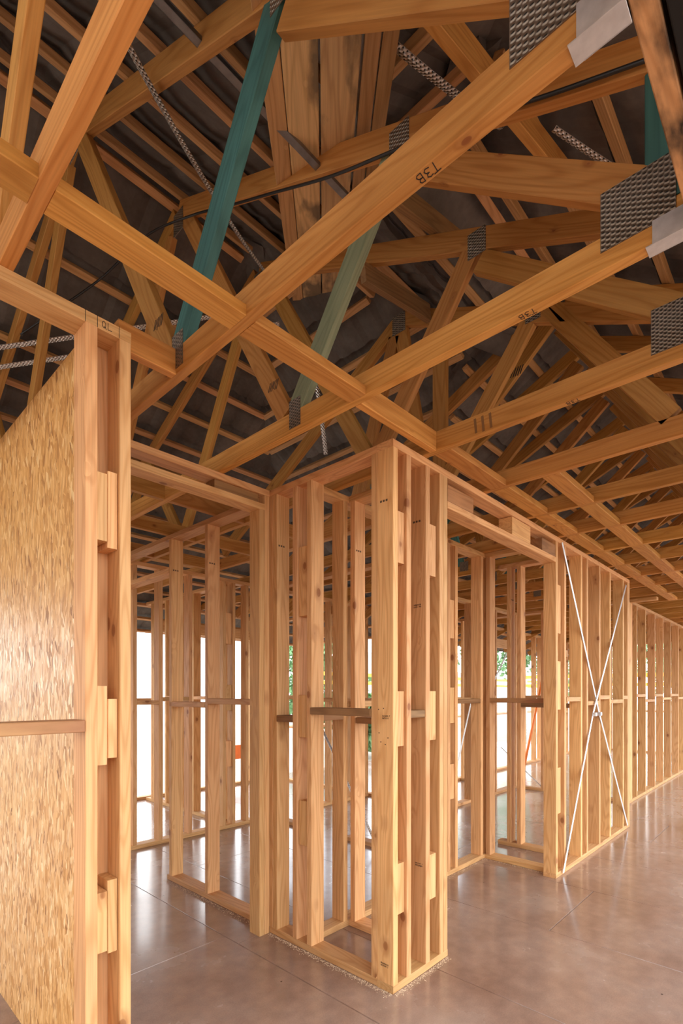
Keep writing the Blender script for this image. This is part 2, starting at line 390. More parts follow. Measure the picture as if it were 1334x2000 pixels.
# ------------------------------------------------------------------ roof slopes
YR = 2.62; K = .475; STEP = .268
# the six slopes: name -> (height function, rows run along 'x' or 'y', sign of the rise with the row coordinate)
PLN = {
 'main_near': (lambda x, y: 2.828+K*y, 'x', 1), 'main_far': (lambda x, y: 2.828+K*(2*YR-y), 'x', -1), 'main_hip': (lambda x, y: 4.072-K*(x-1.9), 'y', -1),
 'wing_hip': (lambda x, y: 2.828+K*x, 'y', 1), 'wing_near': (lambda x, y: 3.234+K*y, 'x', 1), 'wing_far': (lambda x, y: 4.346-K*y, 'x', -1)}
def zM(x, y): return min((PLN[k][0](x, y), k) for k in ('main_near', 'main_far', 'main_hip'))
def zC(x, y): return min((PLN[k][0](x, y), k) for k in ('wing_hip', 'wing_near', 'wing_far'))
def active(x, y):
    z, k = max(zM(x, y), zC(x, y)); return k if z > 2.12 else None
def zA(y): return 2.828+K*y if y < YR else 2.828+K*(2*YR-y)
# (row coordinate of the top edge, direction down the slope, rows, extent along)
EXT = {'main_near': (YR, -1, 13, -3.6, 13.4), 'main_far': (YR, 1, 16, -3.6, 6.2), 'main_hip': (1.9, 1, 16, .5, 6.8),
       'wing_hip': (2.026, -1, 11, -2.6, 2.9), 'wing_near': (1.171, -1, 8, -1.5, 13.4), 'wing_far': (1.171, 1, 14, 0, 13.4)}
TN = {'main_near': 'roof_slope_main_near', 'main_far': 'roof_slope_main_far', 'main_hip': 'roof_hip_main', 'wing_hip': 'roof_hip_wing', 'wing_near': 'roof_slope_wing_near', 'wing_far': 'roof_slope_wing_far'}
for key, (top, dn, rows, s0, s1) in EXT.items():
    zf, ax, sg = PLN[key]; sub = 6; ds = .04; ns = int((s1-s0)/ds); vid = {}; v = []; f = []
    def vert(i, r, q):
        kk = (i, r, q)
        if kk in vid: return vid[kk]
        a = s0+ds*i; t = top+dn*STEP*(r+q/sub); x, y = (a, t) if ax == 'x' else (t, a)
        u = (a/.30) % 1.0; rib = .020*math.exp(-((u-.5)/.10)**2)+.014*math.exp(-((u-.02)/.06)**2)
        z = zf(x, y)+.046+rib+.040*(1-q/sub) if q < sub else zf(x, y)+.046+rib
        vid[kk] = len(v); v.append((x, y, z)); return vid[kk]
    for r in range(rows):
        for q in range(sub):
            for i_ in range(ns):
                a = s0+ds*(i_+.5); t = top+dn*STEP*(r+(q+.5)/sub); x, y = (a, t) if ax == 'x' else (t, a)
                if active(x, y) != key and not (active(x+.04, y-.04) == key or active(x-.04, y+.04) == key or active(x+.04, y+.04) == key): continue
                f.append((vert(i_, r, q), vert(i_+1, r, q), vert(i_+1, r, q+1), vert(i_, r, q+1)))
                if q == sub-1: # the butt end that closes down on the course below
                    if (i_, r+1, 0) is not None: f.append((vert(i_, r, sub), vert(i_+1, r, sub), vert(i_+1, r+1, 0), vert(i_, r+1, 0)))
    n = len(v); v2 = v+[(x, y, z+.06) for x, y, z in v]; f2 = f+[tuple(n+k_ for k_ in reversed(qd)) for qd in f]
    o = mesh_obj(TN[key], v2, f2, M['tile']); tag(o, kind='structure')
def cap(nm, pts_, w=.13):
    a, b = map(Vector, pts_); d = (b-a); h = Vector((d.y, -d.x, 0)).normalized()*w; up = Vector((0, 0, .09)); dr = Vector((0, 0, .03))
    vv = [a-h+dr, b-h+dr, a+up, b+up, a+h+dr, b+h+dr]
    tag(mesh_obj(nm, vv, [(0, 1, 3, 2), (2, 3, 5, 4)], M['tile']), kind='structure')
cap('roof_ridge_main', ((-3.6, YR, 4.072), (1.9, YR, 4.072))); cap('roof_ridge_wing', ((2.026, 1.171, 3.79), (13.4, 1.171, 3.79)))
cap('roof_hip_cap', ((1.9, YR, 4.072), (-.2+5.6, 6.1, 2.41))); cap('roof_hip_cap', ((1.9, YR, 4.072), (3.1, 1.42, 3.50))); cap('roof_hip_cap', ((2.026, 1.171, 3.79), (-.6, -1.455, 2.54)))

# ------------------------------------------------------------------ battens
ORD = ['first', 'second', 'third', 'fourth', 'fifth', 'sixth', 'seventh', 'eighth', 'ninth', 'tenth', 'eleventh', 'twelfth', 'thirteenth', 'fourteenth', 'fifteenth', 'sixteenth', 'seventeenth', 'eighteenth', 'nineteenth', 'twentieth', 'twenty-first', 'twenty-second', 'twenty-third', 'twenty-fourth']
BW, BH = .042, .032
cA = 1/math.sqrt(1+K*K)
BL = {'main_near': ('%s tile batten below the main ridge on its near slope', 'battens on the near slope of the main roof'),
      'main_far': ('%s tile batten below the main ridge on its far slope', 'battens on the far slope of the main roof'),
      'main_hip': ('%s tile batten down the hip end of the main roof', 'battens on the hip end of the main roof'),
      'wing_hip': ('%s tile batten down the hip right of the stained valley boards', 'battens right of the valley boards'),
      'wing_near': ('%s tile batten below the lower ridge on its near slope at the right', 'battens on the near slope of the wing'),
      'wing_far': ('%s tile batten below the lower ridge on its far slope', 'battens on the far slope of the wing')}
for key, (top, dn, rows, s0, s1) in EXT.items():
    zf, ax, sg = PLN[key]
    for r in range(rows):
        t = top+dn*(.045+STEP*r); runs = []; cur = None; a = s0
        while a <= s1:
            on = active(*((a, t) if ax == 'x' else (t, a))) == key
            if on and cur is None: cur = a
            if (not on or a+.03 > s1) and cur is not None:
                if a-cur > .22: runs.append((cur+.02, a-.02))
                cur = None
            a += .03
        for n_, (a0, a1) in enumerate(runs):
            x0, y0 = (a0, t) if ax == 'x' else (t, a0); x1, y1 = (a1, t) if ax == 'x' else (t, a1)
            z = zf(x0, y0)+.002+BH/2/cA
            up = (0, -K*sg, 1) if ax == 'x' else (-K*sg, 0, 1)
            o = beam('roof_batten', (x0, y0, z), (x1, y1, z), BW, BH, M['batten'], None, up, rt(1.0, 1.25))
            tag(o, (BL[key][0] % ORD[r]) + (', its %s stretch' % ORD[n_] if len(runs) > 1 else ''), 'batten', BL[key][1])

# ------------------------------------------------------------------ trusses
def tseg(root, nm, X, a, b, mat, tint=1.0, h=.09, w=.035):
    d = Vector((0, b[0]-a[0], b[1]-a[1])).normalized(); up = Vector((0, -d.z, d.y))
    return beam(nm, (X+w/2, a[0], a[1]), (X+w/2, b[0], b[1]), w, h, mat, root, up, tint)
def nplate(root, X, c, w, h, ang=0.0):
    """toothed steel plate pressed on the near side of a joint"""
    vv = []; n = (Vector((-1, 0, 0)))
    e = Vector((0, math.cos(ang), math.sin(ang))); u = Vector((0, -math.sin(ang), math.cos(ang)))
    o = beam('nail_plate', Vector((X-.0012, c[0], c[1]))-u*h/2, Vector((X-.0012, c[0], c[1]))+u*h/2, w, .0024, M['plate'], root, (1, 0, 0))
    return o
TR = [.36, .91, 1.455, 2.015, 2.61, 3.185, 3.725, 4.325, 4.91]
while TR[-1] < 12.6: TR.append(TR[-1]+.572)
labels = ['roof truss nearest the camera, its pale chord crossing the top left corner',
          'roof truss with a dark teal web and T3B pencilled under its chord',
          'roof truss with a grey-green web, long black cable along its top chord',
          'roof truss behind the grey-green web, dark smudged marks on its bottom chord',
          'roof truss whose bottom chord ends just right of the front corner post',
          'roof truss crossing above the doorway lintel of the corridor wall',
          'roof truss sitting on the wall head just left of the steel X-brace',
          'roof truss sitting on packers above the steel X-brace',
          'roof truss over the right half of the steel X-brace']
for k in range(len(labels), len(TR)):
    labels.append('%s roof truss beyond the end of the X-braced wall' % ORD[k-len(labels)+0] if False else '%s roof truss counted from the X-braced wall towards the far right end' % ORD[k-9])
ZB = 2.481
trusses = []
for i, X in enumerate(TR):
    r = thing('roof_truss', labels[i], 'roof truss', (X, .225, TOPZ), 'roof trusses'); trusses.append(r)
    T = M['truss']
    y0 = -.9 if X > 4.2 else .228
    ye = 6.15 if X < 4.95 else 3.95
    tseg(r, 'bottom_chord', X, (y0, ZB), (ye, ZB), T, (1.12, 1.12, 1.18) if i < 3 else rt(.95, 1.1))
    if i <= 4:
        ap = YR-.02 if i < 4 else 1.92
        tseg(r, 'top_chord', X, (y0, 2.778+K*y0), (ap, 2.778+K*ap), T, rt(.85, .98))
        if i < 4: tseg(r, 'top_chord', X, (YR+.02, 2.778+K*(YR-.02)), (6.6, 2.778+K*(2*YR-6.6)), T, rt(.85, .98))
        else: tseg(r, 'top_chord', X, (1.96, 3.68), (3.9, 2.58), T, .85)
    else:
        tseg(r, 'top_chord', X, (y0-.25, 3.182+K*(y0-.25)), (1.155, 3.73), T, rt(.85, .98))
        tseg(r, 'top_chord', X, (1.185, 3.73), (4.5, 4.29-K*4.5), T, rt(.85, .98))
    wm, tint = {0: (M['truss'], 1.15), 1: (M['teal'], 1.0), 2: (M['sage'], 1.0)}.get(i, (M['truss'], .85))
    if i <= 4: tseg(r, 'web', X, (1.64, 2.53), (1.11, 3.26), wm, tint)
    if i < 4:
        tseg(r, 'web', X, (.33, 2.60), (1.07, 3.19), T, .88)
        nplate(r, X, (1.08, 3.27), .085, .11); nplate(r, X, (.335, 2.56), .17, .155)
        tseg(r, 'web', X, (1.70, 2.53), (2.53, 3.93), T, .8)
        tseg(r, 'web', X, (3.54, 2.53), (2.71, 3.93), T, 1.0)
        tseg(r, 'web', X, (3.60, 2.53), (4.13, 3.26), T, .95)
        tseg(r, 'web', X, (4.85, 2.53), (4.18, 3.20), T, .9)
        nplate(r, X, (1.63, 2.515), .07, .12); nplate(r, X, (2.60, 3.94), .10, .12); nplate(r, X, (3.57, 2.515), .10, .10)
    elif i == 4:
        tseg(r, 'web', X, (.47, 2.53), (1.03, 3.33), T, .78)
        tseg(r, 'post', X, (1.645, 2.53), (1.645, 3.52), T, .8)
        tseg(r, 'web', X, (1.74, 2.53), (1.93, 3.62), T, .8)
        tseg(r, 'web', X, (2.35, 2.53), (1.98, 3.60), T, .8)
        nplate(r, X, (1.94, 3.66), .10, .12); nplate(r, X, (1.08, 3.30), .08, .10)
    else:
        tseg(r, 'web', X, (.44, 2.53), (1.15, 3.56), T, .72)
        tseg(r, 'web', X, (2.42, 2.53), (1.22, 3.62), T, .85)
        tseg(r, 'web', X, (2.50, 2.53), (2.62, 3.02), M['teal'] if i % 2 else T, 1.5 if i % 2 else .85)
        tseg(r, 'web', X, (.36, 2.53), (.05, 3.13), M['teal'], 1.7)
        nplate(r, X, (1.17, 3.73), .10, .12); nplate(r, X, (2.45, 2.52), .09, .09); nplate(r, X, (.40, 2.51), .10, .09)
    if y0 > 0: tseg(r, 'end_post', X, (.273, 2.527), (.273, 2.87), M['teal'] if i in (2, 3) else T, .7)
# writing under the first three free chords
word('lettering', 'T3B', (TR[1]+.005, .585, TOPZ), (0, 1, 0), (1, 0, 0), (0, 0, -1), .022, trusses[1])
word('lettering', 'T3B', (TR[2]+.006, .60, TOPZ), (0, 1, 0), (1, 0, 0), (0, 0, -1), .021, trusses[2])
word('lettering', 'T3B', (TR[3]+.006, .66, TOPZ), (0, 1, 0), (1, 0, 0), (0, 0, -1), .021, trusses[3])

# girder at the near ends of the trusses
g = thing('girder_truss', 'dark stained double girder beam at the upper right with steel joist hangers', 'girder', (0, .2, TOPZ))
beam('chord', (-.4, .205, TOPZ+.07), (4.6, .205, TOPZ+.07), .038, .14, M['scorch'], g)
beam('chord', (-.4, .160, TOPZ+.07), (4.6, .160, TOPZ+.07), .038, .14, M['scorch'], g, tint=.8)
for i in (1, 2, 3):
    X = TR[i]
    hgr = thing('joist_hanger', ['galvanised joist hanger under the end of the chord in the top right corner', 'galvanised joist hanger cut by the right edge below the nail plate', 'galvanised joist hanger outside the truss with dark smudges'][i-1], 'joist hanger', (X, .23, TOPZ), 'joist hangers on the girder')
    box('seat', (X-.003, X+.038), (.225, .315), (TOPZ-.003, TOPZ-.0005), 'x', M['galv'], hgr)
    for a in (X-.0045, X+.0365): box('side_wing', (a-.0, a+.002), (.225, .30), (TOPZ-.003, TOPZ+.055), 'z', M['galv'], hgr)

# valley boards
vd = Vector((1, 1, K)).normalized(); perp = Vector((1, -1, 0)).normalized()
def vboard(off, w, mat, label, lo=.35, hi=2.62, dz=0, tint=1.0):
    o0 = perp*off
    a = Vector((lo, lo, 2.828+K*lo-.012+dz))+o0; b = Vector((hi, hi, 2.828+K*hi-.012+dz))+o0
    n = vd.cross(perp); n = n if n.z > 0 else -n
    o = beam('valley_board', a, b, w, .02, mat, None, n, tint); tag(o, label, 'board', 'boards under the roof valley'); return o
vt = vboard(0, .43, M['galv'], 'added steel tray closing the light gap above the stained valley boards', lo=.05, hi=2.9, dz=.045)  # added sheet that stops light leaking between the two slopes
vt['group'] = 'valley flashing'; vt['category'] = 'flashing'; vt.name = 'added_valley_tray'
vboard(-.175, .07, M['batten'], 'narrow clean pine board along the left edge of the roof valley', tint=1.15)
vboard(-.078, .118, M['valley'], 'wide black-stained valley board left of the dark joint', tint=1.05)
vboard(.052, .128, M['valley'], 'wide black-stained valley board right of the dark joint', tint=1.0)
vboard(.150, .05, M['batten'], 'reddish narrow board right of the stained valley boards', tint=.85)
vboard(.205, .05, M['batten'], 'outermost narrow board at the right edge of the roof valley', tint=.8)

# ------------------------------------------------------------------ ceiling noggings
def nog(x0, x1, y0, y1, z0, z1, label, axis='x', mat='truss', tint=1.0, grp='noggings between the truss chords'):
    o = box('ceiling_nogging', (x0, x1), (y0, y1), (z0, z1), axis, M[mat], None, tint); tag(o, label, 'nogging', grp); return o
nog(-.17, .36, 1.235, 1.32, TOPZ, TOPZ+.035, 'flat nogging at the left edge, running to the nearest truss chord', tint=1.1)
nog(.395, .91, 1.235, 1.32, TOPZ, TOPZ+.035, 'flat nogging between the two nearest truss chords, left of the teal web', tint=1.15)
nog(.945, 1.455, 1.235, 1.32, TOPZ, TOPZ+.035, 'blemished flat nogging right of the teal web, ending at the second T3B chord', tint=1.15)
nog(1.49, 2.015, 1.284, 1.319, TOPZ, TOPZ+.09, 'nogging on edge above the front corner post with a nailed square-cut end', tint=1.15)
for k in range(3, 12):
    nog(TR[k]+.035, TR[k+1], 1.225, 1.315, TOPZ, TOPZ+.035, '%s flat pale nogging along the corridor wall head, counted from the corner post' % ORD[k-3], tint=1.1)
for k in range(4, 11):
    nog(TR[k]+.035, TR[k+1], .955, 1.045, TOPZ, TOPZ+.035, '%s nogging in the row out over the corridor, counted from the corner post' % ORD[k-4], tint=1.0)
nog(.71, .91, 1.643, 1.678, TOPZ, TOPZ+.09, 'short nogging on edge between the left pillar head and the teal web', tint=1.1)
nog(-.17, .36, 1.95, 1.985, TOPZ, TOPZ+.09, 'upper nogging on edge above the strand board at the left', tint=.95)
nog(-.17, .36, 2.20, 2.235, TOPZ, TOPZ+.09, 'lower nogging above the strand board with a dark knot hole', tint=.8)
for k, (yy, lab) in enumerate(((2.75, 'nogging on edge beyond the doorway head, nearer of three'), (3.35, 'nogging on edge beyond the doorway head, middle of three'), (4.0, 'nogging on edge beyond the doorway head, farthest of three'))):
    for j in (1, 2, 3):
        nog(TR[j]+.035, TR[j+1], yy, yy+.035, TOPZ, TOPZ+.09, lab + ' rows, %s bay' % ORD[j-1], tint=.95)

# ------------------------------------------------------------------ wall frames
STD3 = ((.545, .75), (1.12, 1.335), (1.90, 2.135))
# corridor wall with the front nib
nibX = 1.785; YW = 1.357
r, P = wall('corridor wall frame from the front corner post, over the doorway to the X-braced studs', 'x', YW, nibX, 5.62,
    [nibX, 1.886, 2.04, 2.161, 2.1975, 3.685, 3.85, 4.205, 4.345, 4.665, 4.965, 5.385, 5.55, 5.585],
    nogs=[(1.921, 2.04, 1.205, .004, 'weather')] + [(3.90, 4.2, 1.255), (4.385, 4.66, 1.22), (4.70, 4.96, 1.265), (5.0, 5.38, 1.225), (5.42, 5.55, 1.26)],
    blocks=[(1.822, 1.885, a, b, .014) for a, b in ((.329, .555), (1.081, 1.328), (1.904, 2.135))] +
           [(2.077, 2.135, a, b, .006) for a, b in ((.326, .541), (1.093, 1.329), (1.886, 2.133))] +
           [(3.722, 3.80, a, b, .01) for a, b in ((.45, .78), (1.2, 1.55), (1.75, 2.1))],
    plates=[(nibX, 2.234), (3.685, 5.62)], marks=[(0, 2.17), (2, 2.14)])
P('lintel', 2.2345, 3.684, 0, SW, 2.25, 2.285, 'h', 1.12)
for a, b, mt in ((2.24, 2.50, 'weather'), (2.98, 3.25, 'stud'), (3.44, 3.68, 'weather')): P('lintel_packer', a, b, .003, SW, 2.286, UZ-.004 if mt == 'stud' else UZ-.03, 'h', 1.0, M[mt])
# front nib return
r, P = wall('front wall frame with the paired studs between doorway and corner post', 'y', nibX, 1.4475, 2.216,
    [1.4475, 1.875, 1.985, 2.146, 2.181], nogs=[(1.4825, 1.873, 1.212, -.012, 'weather'), (2.02, 2.145, 1.165, -.004, 'weather')],
    blocks=[(1.912, 1.984, a, b, .012) for a, b in ((.53, .76), (1.09, 1.31), (1.72, 2.08))], plates=[(1.4475, 2.208)], marks=[(3, 2.12)])
# inner return of the box
r, P = wall('inner frame closing the little duct behind the front corner post', 'y', 2.145, 1.4475, 1.944, [1.90],
    nogs=[(1.45, 1.89, 1.15, 0, 'weather')], marks=[(0, 2.12)])
r, P = wall('cross wall frame running from the duct to the niche', 'x', 1.945, 1.8755, 3.83, [2.10, 2.55, 3.02, 3.205, 3.31, 3.70, 3.795],
    nogs=[(1.88, 2.1, 1.17, .0, 'weather'), (2.14, 2.54, 1.24), (2.59, 3.01, 1.2), (3.345, 3.70, 1.24, .004, 'weather')],
    blocks=[(3.24, 3.308, a, b, .01) for a, b in ((.545, .80), (1.1, 1.36), (1.72, 2.0))], marks=[(6, 2.12)])
# niche returns
r, P = wall('left return of the niche beside the braced wall, empty bay at floor level', 'y', 3.76, 1.4475, 1.944, [1.90],
    nogs=[(1.4475, 1.90, 1.245, .0, 'redwood')])
r, P = wall('right return of the niche beside the braced wall', 'y', 4.20, 1.4475, 2.05, [1.84, 1.93],
    nogs=[(1.4475, 1.84, 1.2, 0, 'weather')], marks=[(1, 2.12)])
# doorway wall, left of the front wall
r, P = wall('doorway wall head and jamb between the left pillar and the front wall', 'x', 2.208, .62, nibX-.001, [.62],
    plates=[(.62, .66)], tops=[(.62, nibX-.001)])
P('lintel', .655, 1.75, 0, SW, 2.318, 2.352, 'h', 1.1)
P('jamb', 1.7505, 1.7835, 0, SW, 0, 2.40, 'v', 1.08)
P('jamb', 1.715, 1.7495, .0, SW, 0, 2.3175, 'v', 1.02)
P('lintel_packer', 1.44, 1.714, .012, SW, 2.353, UZ-.001, 'h', .9, M['weather'])
# wall behind the doorway
r, P = wall('open wall frame seen through the doorway, two tall free studs on a pale plate', 'y', 1.80, 2.30, 4.19, [2.85, 3.311, 4.15],
    nogs=[(2.30, 2.85, 1.25), (2.89, 3.34, 1.225)], plates=[(2.30, 3.372)], marks=[(0, 2.15), (1, 2.18)])
P('lintel', 3.35, 4.15, 0, SW, 2.17, 2.205, 'h', 1.05)
# left pillar
PY = 1.555
r, P = wall('left pillar frame with three pairs of blocks beside the strand board', 'x', PY, -.55, .71, [.575, .675, -.51, -.02],
    nogs=[(.015, .567, 1.207, -.018, 'redwood')],
    blocks=[(.6085, .6395, a, b, .004) for a, b in ((1.775, 1.977), (1.105, 1.341), (.546, .725))] +
           [(.6435, .6735, a, b, .012) for a, b in ((1.759, 1.991), (1.123, 1.302), (.533, .753))])
word('lettering', 'QL', (.622, PY, 2.408), (1, 0, 0), (0, 0, 1), (0, -1, 0), .020, r, .0014)
strokes('lettering', [[(0, 0), (0, .035)], [(.034, 0), (.034, .035)], [(.098, 0), (.098, .035)]], (.575, PY, UZ), (1, 0, 0), (0, 0, 1), (0, -1, 0), r, .0012)
r, P = wall('side wall frame carrying the strand board behind the left pillar', 'y', .628, 1.6455, 4.6, [1.6455, 2.05, 2.5, 2.95, 3.4, 3.85, 4.3, 4.56])
o = mesh_obj('strand_board_panel', [], [], M['osb'])
bm = bmesh.new()
def bbox_bm(x0, x1, y0, y1, z0, z1):
    vs = [bm.verts.new(p) for p in ((x0, y0, z0), (x1, y0, z0), (x1, y1, z0), (x0, y1, z0), (x0, y0, z1), (x1, y0, z1), (x1, y1, z1), (x0, y1, z1))]
    for q in ((0, 3, 2, 1), (4, 5, 6, 7), (0, 1, 5, 4), (1, 2, 6, 5), (2, 3, 7, 6), (3, 0, 4, 7)): bm.faces.new([vs[k] for k in q])
bbox_bm(.615, .6275, 1.6465, 2.45, 0, TOPZ)
bm.to_mesh(o.data); bm.free()
tag(o, 'tall orange strand board panel beside the left pillar', 'panel', 'strand board panels')
bm = bmesh.new(); bbox_bm(.615, .6275, 2.4535, 3.65, 0, TOPZ)
o = mesh_obj('strand_board_panel', [], [], M['osb']); bm.to_mesh(o.data); bm.free()
tag(o, 'strand board panel at the left edge of the photo, behind the seam', 'panel', 'strand board panels')

# rooms further back
bk = wall('back wall frame of the room beyond the doorway', 'x', 4.2, 1.92, 5.0, [1.935, 2.165, 2.455, 2.82, 2.93, 3.09, 3.5, 3.9, 4.3, 4.7, 4.965],
    nogs=[(1.97, 2.165, 1.22), (2.2, 2.455, 1.25), (3.13, 3.5, 1.22), (3.54, 3.9, 1.25), (3.94, 4.3, 1.22)],
    blocks=[(2.858, 2.928, a, b, .01) for a, b in ((.6, .85), (1.15, 1.4), (1.8, 2.1))], plates=[(1.92, 3.3), (3.85, 5.0)])
wall('side wall frame beyond the back room at the far left', 'y', 2.95, 4.35, 6.05, [4.4, 4.62, 4.66, 4.95, 5.22, 5.26, 5.55, 5.85, 5.89], nogs=[(4.7, 4.95, 1.25), (4.99, 5.22, 1.22), (5.3, 5.55, 1.25), (5.59, 5.85, 1.22)])
wall('short wall frame behind the duct with a bolted plate end', 'y', 3.37, 2.72, 4.19, [2.72, 3.55, 4.15], nogs=[(2.76, 3.55, 1.24)], plates=[(2.72, 3.1), (3.5, 4.19)])
wall('middle room frame seen between niche and corridor studs', 'x', 3.05, 5.0, 6.84, [5.0, 5.55, 5.62, 6.2, 6.8], nogs=[(5.04, 5.55, 1.23), (5.66, 6.2, 1.25), (6.24, 6.8, 1.22)], plates=[(5.0, 5.66), (6.1, 6.84)])
wall('return frame at the end of the middle room', 'y', 6.85, 2.69, 3.94, [2.69, 3.1, 3.5, 3.9], nogs=[(2.73, 3.1, 1.25)], plates=[(2.69, 3.0), (3.5, 3.94)])
wall('long corridor wall frame receding at the right edge', 'x', 1.64, 6.88, 12.6, [6.88, 7.12, 7.56, 8.08, 8.59, 9.12, 9.7, 10.2, 10.7, 11.2, 11.7, 12.2, 12.56],
    nogs=[(7.155, 7.56, 1.27), (7.6, 8.08, 1.2), (8.12, 8.59, 1.27), (8.63, 9.12, 1.22), (9.16, 9.7, 1.27), (9.74, 10.2, 1.22)])
wall('cross frame joining the two corridor walls', 'y', 6.79, 1.64, 2.3, [1.64, 2.0, 2.26], tops=[(1.36, 2.3)])
# outer walls with openings
def outer(label, axis, face, a0, a1, openings, step=.52):
    st = []; a = a0
    while a < a1-.03:
        if not any(o0 < a < o1-.035 for o0, o1, *_ in openings): st.append(round(a, 3))
        a += step
    st.append(a1-.035)
    for o0, o1, *_ in openings: st += [o0-.035, o1]
    nz_ = []
    ss = sorted(st)
    for p, q in zip(ss[:-1], ss[1:]):
        if q-p > .12 and not any(o0-.02 <= p+.02 and q <= o1+.02 for o0, o1, *_ in openings): nz_.append((p+.035, q, 1.22 + (.03 if len(nz_) % 2 else 0)))
    r, P = wall(label, axis, face, a0, a1, sorted(st), nogs=nz_, plates=[(a0, a1)] if not any(len(o) > 3 and o[3] for o in openings) else None)
    for o in openings:
        P('lintel', o[0], o[1], 0, SW, 2.1, 2.24, 'h', 1.0)
        if o[2] > 0: P('sill_trimmer', o[0], o[1], 0, SW, o[2], o[2]+.035, 'h', 1.0)
    return r
outer('outer wall frame across the back of the main roof with wide openings', 'x', 6.1, -2.6, 5.0, [(-1.9, -.3, .9), (1.4, 2.7, .9), (3.2, 4.6, 0)])
outer('outer wall frame under the hip end of the main roof', 'y', 5.02, 4.06, 6.19, [(4.6, 5.6, 0)])
outer('outer wall frame along the far side of the wing with window openings', 'x', 3.95, 5.0, 12.8, [(5.4, 6.4, 0), (7.4, 9.2, 0), (10.0, 11.4, .9)])
outer('end wall frame of the house at the far right', 'y', 12.85, -1.2, 3.9, [(.2, 1.3, 0), (2.3, 3.4, .9)])
wl = mesh_obj('added_wall_left', [], [], M['osb']); bm = bmesh.new()  # added out-of-frame wall, blocks daylight from the left
for q in ((-5.4, -2.0, 0, TOPZ), (-2.0, .6, 0, .7), (-2.0, .6, 2.2, TOPZ), (.6, 1.2, 0, TOPZ), (1.2, 4.8, 0, .7), (1.2, 4.8, 2.2, TOPZ), (4.8, 6.2, 0, TOPZ)): bbox_bm(-2.72, -2.7, q[0], q[1], q[2], q[3])
bm.to_mesh(wl.data); bm.free(); tag(wl, kind='structure')

# ------------------------------------------------------------------ steel bracing, straps, cable
b = thing('strap_brace', 'long steel strap of the X-brace falling from left to right with tensioner', 'brace', (3.78, YW-.003, 2.42), 'X-brace straps on the corridor wall')
strap('strap', (3.78, YW-.004, 2.405), (4.62, YW-.0045, 1.17), .026, (0, -1, 0), M['galv'], b)
strap('strap', (4.62, YW-.004, 1.17), (5.52, YW-.004, .03), .026, (0, -1, 0), M['galv'], b)
box('tensioner', (4.60, 4.64), (YW-.03, YW-.004), (1.13, 1.16), 'x', M['galv'], b)
b = thing('strap_brace', 'long steel strap of the X-brace falling from right to left with tensioner', 'brace', (5.5, YW-.008, 2.4), 'X-brace straps on the corridor wall')
strap('strap', (5.45, YW-.0085, 2.36), (4.47, YW-.0095, 1.17), .026, (0, -1, 0), M['galv'], b)
strap('strap', (4.47, YW-.0085, 1.17), (3.79, YW-.0085, .02), .026, (0, -1, 0), M['galv'], b)
box('tensioner', (4.45, 4.49), (YW-.035, YW-.009), (1.13, 1.16), 'x', M['galv'], b)
def rs(p0, p1, label, w=.03, nrm=(0, -K, 1), mat='strap'):
    nrm = Vector(nrm)
    o = strap('punched_strap', p0, p1, w, nrm, M[mat], None, sag=.01); tag(o, label, 'strap', 'punched steel straps in the roof'); return o
rs((.62, 1.60, zA(1.60)-.125), (1.36, 2.12, zA(2.12)-.125), 'punched steel strap crossing battens behind the teal web')
rs((1.36, 2.12, zA(2.12)-.125), (1.95, 2.45, zA(2.45)-.125), 'punched steel strap below the cable, running down to the ridge')
rs((1.30, 1.00, 3.40), (1.95, .93, 3.60), 'punched steel strap under the hip near the top centre', nrm=(-K, 0, 1))
rs((1.93, .72, 3.42), (2.60, .32, 3.26), 'punched steel strap under the hip towards the right edge', nrm=(-K, 0, 1))
rs((.2, 4.16, zA(4.16)-.125), (2.15, 2.72, zA(2.72)-.125), 'upper of two punched straps along the far slope at the left', nrm=(0, K, 1))
rs((.2, 4.30, zA(4.30)-.126), (2.30, 2.74, zA(2.74)-.128), 'lower of two punched straps along the far slope at the left', nrm=(0, K, 1))
rs((2.40, 2.47, 3.40), (2.55, 2.53, 3.0), 'short punched strap hanging beyond the grey-green web', nrm=(0, K, 1))
ch = thing('steel_channel', 'galvanised steel channel lying under the battens towards the valley', 'steel channel', (.5, 1.49, 3.5))
for nm, yy, zz, w, h in (('web', 1.49, 3.46, .028, .002), ('flange', 1.477, 3.467, .002, .016), ('flange', 1.503, 3.467, .002, .016)):
    beam(nm, (.55, yy, zz), (1.72, yy, zz), w, h, M['steel'], ch)
pts = [(1.43, 3.3, 2.92), (1.43, 3.05, 3.02)]
cab = [(1.5, 5.4, 3.0)]
def onXp(u, X, v):
    f_ = 996.; a = YAW; k = (u-667.)/f_
    r0 = math.cos(a)+k*math.sin(a); r1 = math.sin(a)-k*math.cos(a); d = X/r0
    return (X, d*r1, 1.32-(v-1353.5)*d/f_)
cab = [(.85, 3.22, 3.30), (1.0, 3.02, 3.44), (1.15, 2.86, 3.60), (1.30, 2.66, 3.80), (1.43, 2.42, 3.845), (1.44, 2.06, 3.675), (1.44, 1.75, 3.525), (1.44, 1.4, 3.355), (1.44, 1.1, 3.235), (1.44, .8, 3.115), (1.44, .55, 2.995), (1.44, .30, 2.885)]
tag(tube('power_cable', smooth_path(cab), .0055, M['cable']), 'black cable sagging from the left and running along a top chord', 'cable')

